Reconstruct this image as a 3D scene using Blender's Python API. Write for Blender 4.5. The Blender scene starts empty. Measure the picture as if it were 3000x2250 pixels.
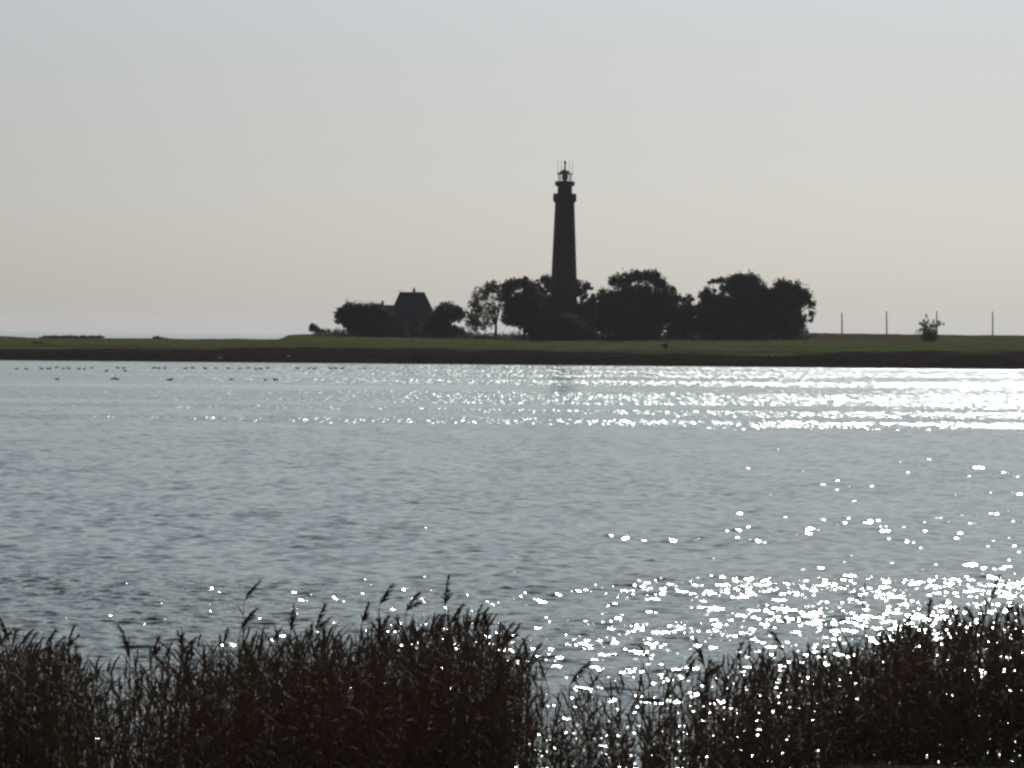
import bpy, bmesh, math
import numpy as np
from mathutils import Vector, Matrix

RS = np.random.RandomState
PI = math.pi
sc = bpy.context.scene
COL = sc.collection

# ------------------------------------------------------------------ camera
H = 4.2                       # eye height above the lake, metres
F = 12216.0                   # focal length in photo pixels (3000 wide)
PITCH = math.atan(144.0 / F)
ROLL = math.radians(0.5)
Fv = Vector((0, math.cos(PITCH), -math.sin(PITCH)))
R0 = Vector((1, 0, 0)); U0 = R0.cross(Fv)
Rv = R0 * math.cos(ROLL) + U0 * math.sin(ROLL)
Uv = U0 * math.cos(ROLL) - R0 * math.sin(ROLL)
EYE = Vector((0, 0, H))


def P(px, py, Y):
    """point at distance Y (metres north) seen at photo pixel px, py"""
    d = Fv + Rv * ((px - 1500) / F) + Uv * ((1125 - py) / F)
    return EYE + d * (Y / d.y)


def M(Y):                      # metres per photo pixel at distance Y
    return Y / F


cam = bpy.data.cameras.new('camera')
cam.sensor_fit = 'HORIZONTAL'
cam.angle = 2 * math.atan(1500 / F)
cam.clip_start = 1.0
cam.clip_end = 90000
co = bpy.data.objects.new('camera', cam)
mw = Matrix((Rv, Uv, -Fv)).transposed().to_4x4()
mw.translation = EYE
co.matrix_world = mw
COL.objects.link(co)
sc.camera = co

# ------------------------------------------------------------------ materials
MAT = {}


def mat(name, col, rough=0.8, spec=0.3, noise=None, metal=0.0, trans=None):
    """principled material; noise = (scale, other colour, detail) mixes two base colours"""
    m = bpy.data.materials.new(name); m.use_nodes = True
    nt = m.node_tree; b = nt.nodes['Principled BSDF']
    b.inputs['Base Color'].default_value = (*col, 1)
    b.inputs['Roughness'].default_value = rough
    b.inputs['Metallic'].default_value = metal
    b.inputs['Specular IOR Level'].default_value = spec
    if noise:
        g = nt.nodes.new('ShaderNodeNewGeometry')
        n = nt.nodes.new('ShaderNodeTexNoise'); n.inputs['Scale'].default_value = noise[0]
        n.inputs['Detail'].default_value = noise[2] if len(noise) > 2 else 3
        nt.links.new(g.outputs['Position'], n.inputs['Vector'])
        r = nt.nodes.new('ShaderNodeValToRGB')
        r.color_ramp.elements[0].position = .38; r.color_ramp.elements[0].color = (*col, 1)
        r.color_ramp.elements[1].position = .62; r.color_ramp.elements[1].color = (*noise[1], 1)
        nt.links.new(n.outputs['Fac'], r.inputs['Fac'])
        nt.links.new(r.outputs['Color'], b.inputs['Base Color'])
    MAT[name] = m
    if trans:
        t = nt.nodes.new('ShaderNodeBsdfTranslucent'); t.inputs['Color'].default_value = (*trans, 1)
        a = nt.nodes.new('ShaderNodeAddShader')
        nt.links.new(b.outputs[0], a.inputs[0]); nt.links.new(t.outputs[0], a.inputs[1])
        nt.links.new(a.outputs[0], nt.nodes['Material Output'].inputs['Surface'])
    return m


mat('leaf', (.035, .045, .02), .75, .2, (.25, (.055, .055, .026), 4), trans=(.016, .02, .006))
mat('leaf_autumn', (.05, .045, .022), .75, .2, (.3, (.075, .05, .025), 4), trans=(.024, .02, .008))
mat('bark', (.06, .05, .04), .9, .1)
mat('red_iron', (.12, .03, .025), .6, .3)
mat('dark_iron', (.03, .03, .032), .6, .3)
mat('thatch', (.06, .052, .05), .95, .05, (1.5, (.085, .07, .06), 5))
mat('plaster', (.085, .062, .055), .9, .1, (.8, (.11, .085, .075), 4))
mat('window_dark', (.02, .022, .025), .15, .5)
mat('pole_wood', (.10, .085, .07), .9, .1)
mat('duck_dark', (.02, .02, .022), .7, .2)
mat('gull_white', (.7, .7, .7), .7, .2)
mat('reed_stem', (.13, .085, .06), .85, .06, (.8, (.075, .066, .036), 6), trans=(.008, .0045, .0022))
mat('reed_plume', (.08, .05, .038), .95, .05, (5.0, (.11, .07, .05), 2), trans=(.014, .007, .004))


def reddish(name, col):
    nt = MAT[name].node_tree; b = nt.nodes['Principled BSDF']
    src = b.inputs['Base Color'].links[0].from_socket
    g = nt.nodes.new('ShaderNodeNewGeometry')
    n = nt.nodes.new('ShaderNodeTexNoise'); n.inputs['Scale'].default_value = .22; n.inputs['Detail'].default_value = 2
    mp = nt.nodes.new('ShaderNodeMapping'); mp.inputs['Location'].default_value = (3.4, 0, 0)
    nt.links.new(g.outputs['Position'], mp.inputs['Vector']); nt.links.new(mp.outputs['Vector'], n.inputs['Vector'])
    r = nt.nodes.new('ShaderNodeMapRange'); r.inputs[1].default_value = .5; r.inputs[2].default_value = .62
    mx = nt.nodes.new('ShaderNodeMix'); mx.data_type = 'RGBA'; mx.inputs[7].default_value = (*col, 1)
    nt.links.new(n.outputs['Fac'], r.inputs[0]); nt.links.new(r.outputs[0], mx.inputs[0])
    nt.links.new(src, mx.inputs[6]); nt.links.new(mx.outputs[2], b.inputs['Base Color'])


reddish('reed_stem', (.115, .06, .042))


def brick_mat():
    m = bpy.data.materials.new('tower_brick'); m.use_nodes = True
    nt = m.node_tree; b = nt.nodes['Principled BSDF']
    tc = nt.nodes.new('ShaderNodeTexCoord')
    mp = nt.nodes.new('ShaderNodeMapping'); mp.inputs['Rotation'].default_value = (PI / 2, 0, 0)
    br = nt.nodes.new('ShaderNodeTexBrick')
    br.inputs['Scale'].default_value = 3.0
    br.inputs['Color1'].default_value = (.105, .05, .04, 1)
    br.inputs['Color2'].default_value = (.075, .042, .036, 1)
    br.inputs['Mortar'].default_value = (.13, .115, .10, 1)
    br.inputs['Mortar Size'].default_value = .012
    n = nt.nodes.new('ShaderNodeTexNoise'); n.inputs['Scale'].default_value = .35; n.inputs['Detail'].default_value = 6
    mx = nt.nodes.new('ShaderNodeMix'); mx.data_type = 'RGBA'; mx.blend_type = 'MULTIPLY'
    mx.inputs[0].default_value = .6
    nt.links.new(tc.outputs['Object'], mp.inputs['Vector']); nt.links.new(mp.outputs['Vector'], br.inputs['Vector'])
    nt.links.new(tc.outputs['Object'], n.inputs['Vector'])
    nt.links.new(br.outputs['Color'], mx.inputs[6]); nt.links.new(n.outputs['Color'], mx.inputs[7])
    nt.links.new(mx.outputs[2], b.inputs['Base Color'])
    b.inputs['Roughness'].default_value = .9; b.inputs['Specular IOR Level'].default_value = .1
    MAT['tower_brick'] = m


brick_mat()


def glass_mat():
    m = bpy.data.materials.new('lantern_glass'); m.use_nodes = True
    nt = m.node_tree; nt.nodes.clear()
    o = nt.nodes.new('ShaderNodeOutputMaterial')
    t = nt.nodes.new('ShaderNodeBsdfTransparent'); t.inputs[0].default_value = (.93, .93, .93, 1)
    g = nt.nodes.new('ShaderNodeBsdfGlossy'); g.inputs['Roughness'].default_value = .05
    mx = nt.nodes.new('ShaderNodeMixShader'); mx.inputs[0].default_value = .06
    nt.links.new(t.outputs[0], mx.inputs[1]); nt.links.new(g.outputs[0], mx.inputs[2])
    nt.links.new(mx.outputs[0], o.inputs[0])
    MAT['lantern_glass'] = m


glass_mat()


# ------------------------------------------------------------------ object helpers
def tag(o, label=None, cat=None, group=None, kind=None):
    if label: o['label'] = label
    if cat: o['category'] = cat
    if group: o['group'] = group
    if kind: o['kind'] = kind
    return o


def empty(name, loc, label, cat, group=None):
    o = bpy.data.objects.new(name, None); o.location = loc; COL.objects.link(o)
    o.empty_display_size = .3
    return tag(o, label, cat, group)


class MB:
    """mesh builder: verts/faces in world coordinates"""
    def __init__(s): s.v = []; s.f = []; s.n = 0

    def add(s, v, f):
        s.v.extend(map(tuple, v)); s.f.extend([tuple(i + s.n for i in q) for q in f]); s.n = len(s.v)

    def box(s, c, d):
        x, y, z = c; a, b, h = d[0] / 2, d[1] / 2, d[2] / 2
        v = [(x + i * a, y + j * b, z + k * h) for k in (-1, 1) for j in (-1, 1) for i in (-1, 1)]
        s.add(v, [(0, 2, 3, 1), (4, 5, 7, 6), (0, 1, 5, 4), (2, 6, 7, 3), (0, 4, 6, 2), (1, 3, 7, 5)])

    def lathe(s, cx, cy, prof, n=8, rot=0.0, cap=True):
        v = []; f = []
        for r, z in prof:
            for i in range(n):
                a = rot + 2 * PI * i / n
                v.append((cx + r * math.cos(a), cy + r * math.sin(a), z))
        m = len(prof)
        for k in range(m - 1):
            for i in range(n):
                j = (i + 1) % n
                f.append((k * n + i, k * n + j, (k + 1) * n + j, (k + 1) * n + i))
        if cap:
            f.append(tuple(reversed(range(n)))); f.append(tuple(range((m - 1) * n, m * n)))
        s.add(v, f)

    def tube(s, pts, radii, n=6):
        pts = [Vector(p) for p in pts]; v = []; f = []
        for i, p in enumerate(pts):
            t = (pts[min(i + 1, len(pts) - 1)] - pts[max(i - 1, 0)])
            t = t.normalized() if t.length > 1e-9 else Vector((0, 0, 1))
            a = t.cross(Vector((0, 1, 0.01))); a = a.normalized() if a.length > 1e-4 else Vector((1, 0, 0))
            b = t.cross(a).normalized()
            for k in range(n):
                w = 2 * PI * k / n
                v.append(p + (a * math.cos(w) + b * math.sin(w)) * radii[i])
        for i in range(len(pts) - 1):
            for k in range(n):
                j = (k + 1) % n
                f.append((i * n + k, i * n + j, (i + 1) * n + j, (i + 1) * n + k))
        f.append(tuple(reversed(range(n)))); f.append(tuple(range((len(pts) - 1) * n, len(pts) * n)))
        s.add(v, f)

    def build(s, name, m, parent=None, smooth=False):
        org = Vector(parent.location) if parent is not None else Vector((0, 0, 0))
        if parent is not None and parent.parent is not None: org = org + Vector(parent.parent.location)
        me = bpy.data.meshes.new(name)
        me.from_pydata([(x - org.x, y - org.y, z - org.z) for x, y, z in s.v], [], s.f)
        me.materials.append(MAT[m])
        if smooth: me.polygons.foreach_set('use_smooth', [True] * len(me.polygons))
        me.update()
        o = bpy.data.objects.new(name, me); COL.objects.link(o)
        if parent is not None: o.parent = parent
        return o


def quads_object(name, V, m, parent=None, nv=4):
    """V: (n,4,3) array of separate quads in world coordinates"""
    n = len(V); V = V.reshape(-1, 3).astype(np.float64).copy()
    if parent is not None: V -= np.array(parent.location)
    me = bpy.data.meshes.new(name)
    me.vertices.add(n * nv); me.vertices.foreach_set('co', V.astype(np.float32).ravel())
    me.loops.add(n * nv); me.loops.foreach_set('vertex_index', np.arange(n * nv, dtype=np.int32))
    me.polygons.add(n); me.polygons.foreach_set('loop_start', np.arange(0, n * nv, nv, dtype=np.int32))
    me.update(calc_edges=True)
    me.materials.append(MAT[m])
    o = bpy.data.objects.new(name, me); COL.objects.link(o)
    if parent is not None: o.parent = parent
    return o


def grid_object(name, X, Y, Z, m, smooth=True):
    r, c = X.shape
    V = np.stack([X, Y, Z], -1).reshape(-1, 3).astype(np.float32)
    i = np.arange(r * c, dtype=np.int32).reshape(r, c)
    q = np.stack([i[:-1, :-1], i[:-1, 1:], i[1:, 1:], i[1:, :-1]], -1).reshape(-1)
    me = bpy.data.meshes.new(name)
    me.vertices.add(r * c); me.vertices.foreach_set('co', V.ravel())
    me.loops.add(len(q)); me.loops.foreach_set('vertex_index', q)
    nf = len(q) // 4
    me.polygons.add(nf); me.polygons.foreach_set('loop_start', np.arange(0, nf * 4, 4, dtype=np.int32))
    me.polygons.foreach_set('use_smooth', np.full(nf, smooth))
    me.update(calc_edges=True)
    me.materials.append(MAT[m])
    o = bpy.data.objects.new(name, me); COL.objects.link(o)
    return o


def vnoise(x, y, seed=0):
    """smooth value noise on numpy arrays, 0..1"""
    xi = np.floor(x).astype(np.int64); yi = np.floor(y).astype(np.int64)
    fx = x - xi; fy = y - yi
    fx = fx * fx * (3 - 2 * fx); fy = fy * fy * (3 - 2 * fy)

    def h(a, b):
        n = (a * 374761393 + b * 668265263 + seed * 1442695041) & 0x7fffffff
        n = ((n ^ (n >> 13)) * 1274126177) & 0x7fffffff
        return ((n ^ (n >> 16)) & 0xffff) / 65535.0
    return (h(xi, yi) * (1 - fx) + h(xi + 1, yi) * fx) * (1 - fy) + (h(xi, yi + 1) * (1 - fx) + h(xi + 1, yi + 1) * fx) * fy


# ------------------------------------------------------------------ land beyond the lake
SHORE = 586.0
KA = ([0, 500, 1000, 1500, 2000, 2500, 3000], [1.27, 1.49, 1.59, 1.59, 1.65, 1.83, 2.07])
KB = ([0, 830, 900, 1000, 1300, 1600, 2000, 2350, 2700, 3000], [2.6, 2.65, 3.55, 3.62, 3.42, 3.2, 3.42, 3.84, 3.84, 3.8])
KC = ([-200, 0, 20, 100, 400, 822, 845, 920, 1000, 2362, 2376, 3000],
      [2.95, 2.9, 2.82, 2.5, 2.65, 2.8, 3.7, 3.95, 3.95, 4.0, 5.1, 4.94])


def land_z(X, Y):
    X = np.asarray(X, float); Y = np.asarray(Y, float)
    a = np.interp(1500 + X * F / 650, *KA); b = np.interp(1500 + X * F / 870, *KB); c = np.interp(1500 + X * F / 905, *KC)
    s = SHORE + 1.6 * (vnoise(X * .06, X * 0, 3) - .5) + 1.2 * (vnoise(X * .3, X * 0, 4) - .5)
    z = np.where(Y < s, (Y - s) * .06,
        np.where(Y < s + 2, .38 * (Y - s) / 2,
        np.where(Y < 650, .38 + (a - .38) * (Y - s - 2) / (650 - s - 2),
        np.where(Y < 870, a + (b - a) * (Y - 650) / 220,
        np.where(Y < 900, b + (c - b) * np.clip((Y - 870) / 30, 0, 1),
        np.where(Y < 912, c, np.maximum(c - (Y - 912) * .07, -1.5)))))))
    bump = (vnoise(X * .25, Y * .12, 7) - .5) * .22 + (vnoise(X * .9, Y * .5, 8) - .5) * .12
    return z + bump * np.clip((Y - s - 3) / 12, 0, 1)


def Gz(px, Y):
    """ground height under photo column px at distance Y"""
    return float(land_z((px - 1500) / F * Y, Y))


def land_material():
    m = bpy.data.materials.new('meadow'); m.use_nodes = True
    nt = m.node_tree; b = nt.nodes['Principled BSDF']; L = nt.links
    g = nt.nodes.new('ShaderNodeNewGeometry')
    at = nt.nodes.new('ShaderNodeAttribute'); at.attribute_name = 'brown'
    n1 = nt.nodes.new('ShaderNodeTexNoise'); n1.inputs['Scale'].default_value = .09; n1.inputs['Detail'].default_value = 6
    n2 = nt.nodes.new('ShaderNodeTexNoise'); n2.inputs['Scale'].default_value = 1.3; n2.inputs['Detail'].default_value = 5
    for n in (n1, n2): L.new(g.outputs['Position'], n.inputs['Vector'])
    r = nt.nodes.new('ShaderNodeValToRGB')
    r.color_ramp.elements[0].position = .35; r.color_ramp.elements[0].color = (.08, .106, .038, 1)
    r.color_ramp.elements[1].position = .65; r.color_ramp.elements[1].color = (.13, .138, .056, 1)
    L.new(n1.outputs['Fac'], r.inputs['Fac'])
    r2 = nt.nodes.new('ShaderNodeValToRGB')
    r2.color_ramp.elements[0].position = .35; r2.color_ramp.elements[0].color = (.020, .016, .014, 1)
    r2.color_ramp.elements[1].position = .65; r2.color_ramp.elements[1].color = (.05, .036, .031, 1)
    L.new(n2.outputs['Fac'], r2.inputs['Fac'])
    mx = nt.nodes.new('ShaderNodeMix'); mx.data_type = 'RGBA'
    L.new(at.outputs['Fac'], mx.inputs[0]); L.new(r.outputs[0], mx.inputs[6]); L.new(r2.outputs[0], mx.inputs[7])
    a3 = nt.nodes.new('ShaderNodeAttribute'); a3.attribute_name = 'dry'
    mx3 = nt.nodes.new('ShaderNodeMix'); mx3.data_type = 'RGBA'; mx3.inputs[7].default_value = (.12, .082, .062, 1)
    L.new(a3.outputs['Fac'], mx3.inputs[0]); L.new(mx.outputs[2], mx3.inputs[6])
    m2 = nt.nodes.new('ShaderNodeMix'); m2.data_type = 'RGBA'; m2.blend_type = 'MULTIPLY'; m2.inputs[0].default_value = .55
    L.new(mx3.outputs[2], m2.inputs[6]); L.new(n2.outputs['Color'], m2.inputs[7])
    L.new(m2.outputs[2], b.inputs['Base Color'])
    b.inputs['Roughness'].default_value = 1; b.inputs['Specular IOR Level'].default_value = 0
    MAT['meadow'] = m


land_material()


def land():
    xs = np.concatenate([np.linspace(-900, -160, 40)[:-1], np.linspace(-160, 160, 641), np.linspace(160, 900, 40)[1:]])
    ys = np.concatenate([np.linspace(560, 586, 14)[:-1], np.linspace(586, 600, 29)[:-1], np.linspace(600, 880, 141)[:-1],
                         np.linspace(880, 915, 36)[:-1], np.linspace(915, 1010, 30)])
    X, Y = np.meshgrid(xs, ys)
    Z = land_z(X, Y)
    o = grid_object('ground', X, Y, Z, 'meadow')
    edge = 652 + 60 * (vnoise(X * .03, Y * .012, 21) - .5) + 40 * (vnoise(X * .15, Y * .05, 22) - .5)
    brown = np.clip((edge - Y) / 26 + .5, 0, 1)
    u = 1500 + X * F / 890
    dyke = np.clip((Y - 866 + 8 * (vnoise(X * .2, Y * .2, 5) - .5)) / 4, 0, 1) * (Y < 901) * np.clip((2720 - u) / 90, 0, 1) * np.clip((u - 2340) / 20, 0, 1) * .9
    rust = np.clip((vnoise(X * .02 + 3, Y * .03, 33) - .55) / .15, 0, 1) * np.clip(1 - np.abs(Y - 668) / 16, 0, 1) * .55
    streak = np.clip((vnoise(X * .05, Y * .07, 31) - .58) / .1, 0, 1) * vnoise(X * .15, Y * .12, 32) * .75
    a = o.data.attributes.new('brown', 'FLOAT', 'POINT')
    a.data.foreach_set('value', np.clip(np.maximum(brown, streak * (Y < 740)), 0, 1).astype(np.float32).ravel())
    a = o.data.attributes.new('dry', 'FLOAT', 'POINT')
    a.data.foreach_set('value', np.clip(np.maximum(dyke, rust), 0, 1).astype(np.float32).ravel())
    tag(o, 'flat green meadow with a brown muddy shore across the lake', kind='structure')


land()

# ------------------------------------------------------------------ water
def water_material(name, rough_attr, micro, base):
    m = bpy.data.materials.new(name); m.use_nodes = True
    nt = m.node_tree; L = nt.links; nt.nodes.clear()
    out = nt.nodes.new('ShaderNodeOutputMaterial')
    dif = nt.nodes.new('ShaderNodeBsdfDiffuse'); dif.inputs['Color'].default_value = (*base, 1)
    b = nt.nodes.new('ShaderNodeBsdfAnisotropic'); b.distribution = 'BECKMANN'
    b.inputs['Roughness'].default_value = WROUGH; b.inputs['Color'].default_value = (.93, 1, .965, 1)
    fr = nt.nodes.new('ShaderNodeFresnel'); fr.inputs['IOR'].default_value = 1.333
    fm = nt.nodes.new('ShaderNodeMath'); fm.operation = 'MULTIPLY'; fm.inputs[1].default_value = WREFL
    L.new(fr.outputs[0], fm.inputs[0])
    ms = nt.nodes.new('ShaderNodeMixShader')
    L.new(fm.outputs[0], ms.inputs[0]); L.new(dif.outputs[0], ms.inputs[1]); L.new(b.outputs[0], ms.inputs[2]); L.new(ms.outputs[0], out.inputs[0])
    g = nt.nodes.new('ShaderNodeNewGeometry')
    sx = None
    for k, (scale, wgt) in enumerate(((2.6, .4), (7.0, .85), (15.0, .65))):
        mp = nt.nodes.new('ShaderNodeMapping'); mp.inputs['Scale'].default_value = (.75, 1.0, 1.0)
        mp.inputs['Location'].default_value = (17.3 * k, 3.1, 5.7 * k)
        n = nt.nodes.new('ShaderNodeTexNoise'); n.inputs['Scale'].default_value = scale; n.inputs['Detail'].default_value = 2.0
        L.new(g.outputs['Position'], mp.inputs['Vector']); L.new(mp.outputs['Vector'], n.inputs['Vector'])
        sub = nt.nodes.new('ShaderNodeVectorMath'); sub.operation = 'SUBTRACT'; sub.inputs[1].default_value = (.5, .5, .5)
        L.new(n.outputs['Color'], sub.inputs[0])
        mul = nt.nodes.new('ShaderNodeVectorMath'); mul.operation = 'MULTIPLY'; mul.inputs[1].default_value = (2 * wgt, 2 * wgt, 0)
        L.new(sub.outputs[0], mul.inputs[0])
        if sx is None: sx = mul.outputs[0]
        else:
            ad = nt.nodes.new('ShaderNodeVectorMath'); ad.operation = 'ADD'
            L.new(sx, ad.inputs[0]); L.new(mul.outputs[0], ad.inputs[1]); sx = ad.outputs[0]
    sc_ = nt.nodes.new('ShaderNodeVectorMath'); sc_.operation = 'SCALE'
    L.new(sx, sc_.inputs[0])
    if rough_attr:
        at = nt.nodes.new('ShaderNodeAttribute'); at.attribute_name = 'ruffle'
        mm = nt.nodes.new('ShaderNodeMath'); mm.operation = 'MULTIPLY'; mm.inputs[1].default_value = micro
        L.new(at.outputs['Fac'], mm.inputs[0]); L.new(mm.outputs[0], sc_.inputs['Scale'])
        # distant ripples too small to model widen the highlight of a ruffled patch
        a2 = nt.nodes.new('ShaderNodeAttribute'); a2.attribute_name = 'unresolved'
        m3 = nt.nodes.new('ShaderNodeMath'); m3.operation = 'MULTIPLY_ADD'; m3.inputs[1].default_value = WFAR; m3.inputs[2].default_value = WROUGH
        L.new(a2.outputs['Fac'], m3.inputs[0]); L.new(m3.outputs[0], b.inputs['Roughness'])
    else:
        sc_.inputs['Scale'].default_value = micro
    ad = nt.nodes.new('ShaderNodeVectorMath'); ad.operation = 'ADD'
    L.new(g.outputs['Normal'], ad.inputs[0]); L.new(sc_.outputs[0], ad.inputs[1])
    nz = nt.nodes.new('ShaderNodeVectorMath'); nz.operation = 'NORMALIZE'
    L.new(ad.outputs[0], nz.inputs[0]); L.new(nz.outputs[0], b.inputs['Normal']); L.new(nz.outputs[0], fr.inputs['Normal'])
    MAT[name] = m


WROUGH = .152
WFAR = .19
WREFL = .98          # unresolved ripples hide part of the mirror image of the sky
water_material('lake_water', True, .62, (.018, .028, .03))
water_material('sea_water', False, .30, (.02, .035, .045))


def lake():
    ys = [36.0]
    while ys[-1] < 592: ys.append(ys[-1] + max(.05, .0007 * ys[-1]))
    ys = np.array(ys); us = np.linspace(-.155, .155, 1100)
    Y = np.repeat(ys[:, None], len(us), 1); X = Y * us[None, :] * (1 + 60 / Y)
    r = RS(5)
    # how ruffled each patch of water is
    far = np.clip((Y - 186 - 16 * (vnoise(X * .03, Y * .02, 41) - .5) - 14 * (vnoise(X * .22, Y * .08, 40) - .5)) / 11, 0, 1)
    far *= .74 + .5 * vnoise(X * .012, Y * .045, 42)
    LY = np.log(Y) + .05 * (vnoise(X * .018, np.log(Y) * 5, 49) - .5) + .02 * (vnoise(X * .09, np.log(Y) * 20, 50) - .5)
    lanes = np.clip((.7 * vnoise(X * .011, LY * 24, 43) + .3 * vnoise(X * .05, LY * 60, 48) - .26) / .2, .3, 1)     # calm lanes between the ruffled ones
    far *= lanes
    # short groups of steeper wavelets, the ones that flash in the sun
    g = .05 + .14 * vnoise(X * 1.1 + 9, np.log(Y) * 22, 52)
    for fx, fy, sd, top_ in ((3.6, 30.0, 61, 1.25), (5.5, 42.0, 67, 1.0)):
        cx_ = X * fx; cy_ = np.log(Y) * fy
        ix = np.floor(cx_).astype(np.int64); iy = np.floor(cy_).astype(np.int64)

        def hsh(k):
            n = (ix * 374761393 + iy * 668265263 + (sd + k) * 1442695041) & 0x7fffffff
            n = ((n ^ (n >> 13)) * 1274126177) & 0x7fffffff
            return ((n ^ (n >> 16)) & 0xffff) / 65535.0
        jx = .5 + (hsh(0) - .5) * .5; jy = .5 + (hsh(1) - .5) * .5
        d2 = ((cx_ - ix - jx) / .36) ** 2 + ((cy_ - iy - jy) / .42) ** 2
        g = np.maximum(g, top_ * (.25 + hsh(2) ** 1.6) * np.clip(1.15 - d2, 0, 1))
    near = np.clip((77 - Y + 10 * (vnoise(X * .22, Y * .14, 44) - .5)) / 9, 0, 1) * (.38 + .58 * vnoise(X * .45, Y * .3, 45))
    calm = .08 + .08 * vnoise(X * .08, Y * .03, 46)
    ruff = np.maximum(np.maximum(far * (.62 + .5 * g), near), calm)
    Z = np.zeros_like(Y)
    dy = np.maximum(.05, .0007 * Y); dx = .31 * (Y + 60) / 1100
    sp = np.maximum(dy, dx)
    nc = 90
    for k in range(nc):
        lam = math.exp(r.uniform(math.log(.24), math.log(.85)))
        th = r.normal(.05, .8)
        kx, ky = math.sin(th) * 2 * PI / lam, math.cos(th) * 2 * PI / lam
        amp = WSLOPE * math.sqrt(2 / nc) / (2 * PI / lam)
        att = np.clip((lam / sp - 2.2) / 2.2, 0, 1)
        Z += amp * att * np.sin(kx * X + ky * Y + r.uniform(0, 2 * PI))
    grp = .75 + .5 * vnoise(X * .35, Y * .22, 47)
    Z *= (.85 + .2 * np.minimum(ruff, 1)) * grp
    Z += 9 * Z * np.abs(Z) * (Z > 0)            # steeper crests
    o = grid_object('lake', X, Y, Z, 'lake_water')
    a = o.data.attributes.new('ruffle', 'FLOAT', 'POINT'); a.data.foreach_set('value', ruff.astype(np.float32).ravel())
    a = o.data.attributes.new('unresolved', 'FLOAT', 'POINT'); a.data.foreach_set('value', (far * g).astype(np.float32).ravel())
    tag(o, 'grey rippled lake glittering in the sun', kind='structure')
    # open water round the modelled ripples
    mb = MB(); mb.add([(-2000, 20, -.14), (2000, 20, -.14), (2000, 600, -.14), (-2000, 600, -.14)], [(0, 1, 2, 3)])
    w = mb.build('lake', 'sea_water'); tag(w, 'open lake water beside the reeds', kind='structure')
    mb = MB(); mb.add([(-15000, 930, -.05), (15000, 930, -.05), (15000, 15000, -.05), (-15000, 15000, -.05)], [(0, 1, 2, 3)])
    s = mb.build('sea', 'sea_water'); tag(s, 'pale sea beyond the meadow', kind='structure')


WSLOPE = .115
lake()

# ------------------------------------------------------------------ near bank
def bank_z(X, Y):
    z = np.interp(Y, [-30, 6, 20, 34, 37.5, 40, 50], [2.6, 2.5, 1.55, .69, .22, -.05, -.7])
    z = z - .30 * np.clip((2.7 - np.asarray(X)) / 1.2, 0, 1) * np.clip((np.asarray(Y) - 26) / 4, 0, 1)
    return z + (vnoise(X * .9, Y * .9, 61) - .5) * .10


def bank():
    xs = np.concatenate([np.linspace(-400, -14, 30)[:-1], np.linspace(-14, 14, 113), np.linspace(14, 400, 30)[1:]])
    ys = np.concatenate([np.linspace(-30, 28, 30)[:-1], np.linspace(28, 50, 89)])
    X, Y = np.meshgrid(xs, ys)
    mat('bank_soil', (.035, .032, .018), 1, 0, (1.2, (.05, .05, .022), 4))
    o = grid_object('bank', X, Y, bank_z(X, Y), 'bank_soil')
    tag(o, 'grassy bank in front of the reeds', kind='structure')


bank()


def ribbons(base, dirs, side, length, width, droop, nseg=3, taper=(.75, 1, .7, .05)):
    """many tapering ribbons: arrays base(n,3) dirs(n,3) side(n,3) -> (n*nseg,4,3) quads"""
    out = []; n = len(base)
    t = np.linspace(0, 1, nseg + 1)
    tp = np.interp(t, np.linspace(0, 1, len(taper)), taper)
    pts = []
    for i in range(nseg + 1):
        c = base + dirs * (length * t[i])[:, None]
        c = c + np.array([0, 0, -1.0]) * (droop * length * t[i] ** 2)[:, None]
        w = side * (width * tp[i] * .5)[:, None]
        pts.append((c - w, c + w))
    for i in range(nseg):
        out.append(np.stack([pts[i][0], pts[i][1], pts[i + 1][1], pts[i + 1][0]], 1))
    return np.concatenate(out)


def unit(v): return v / np.maximum(np.linalg.norm(v, axis=-1, keepdims=True), 1e-9)


# tips and density of the reed bed by photo column
TOPX = [-600, 0, 150, 230, 280, 340, 430, 520, 640, 760, 900, 1050, 1200, 1320, 1440, 1520, 1560, 1620, 1720, 1850, 1990, 2060, 2180, 2300, 2420, 2560, 2680, 2800, 2900, 3000, 3600]
TOPY = [1850, 1850, 1868, 1880, 1935, 1915, 1885, 1868, 1850, 1850, 1840, 1835, 1800, 1790, 1790, 1850, 1890, 1965, 1975, 1950, 1945, 1900, 1905, 1900, 1900, 1860, 1815, 1790, 1775, 1770, 1770]
DENX = [-600, 0, 200, 280, 420, 560, 700, 900, 1100, 1300, 1440, 1540, 1600, 1700, 1850, 1980, 2080, 2200, 2350, 2500, 2650, 2800, 3000, 3600]
DENY = [1960, 1975, 1990, 2090, 2110, 2020, 1985, 1960, 1945, 1900, 1920, 2010, 2140, 2170, 2190, 2150, 2090, 2060, 2010, 1960, 1900, 1860, 1845, 1845]


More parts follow.
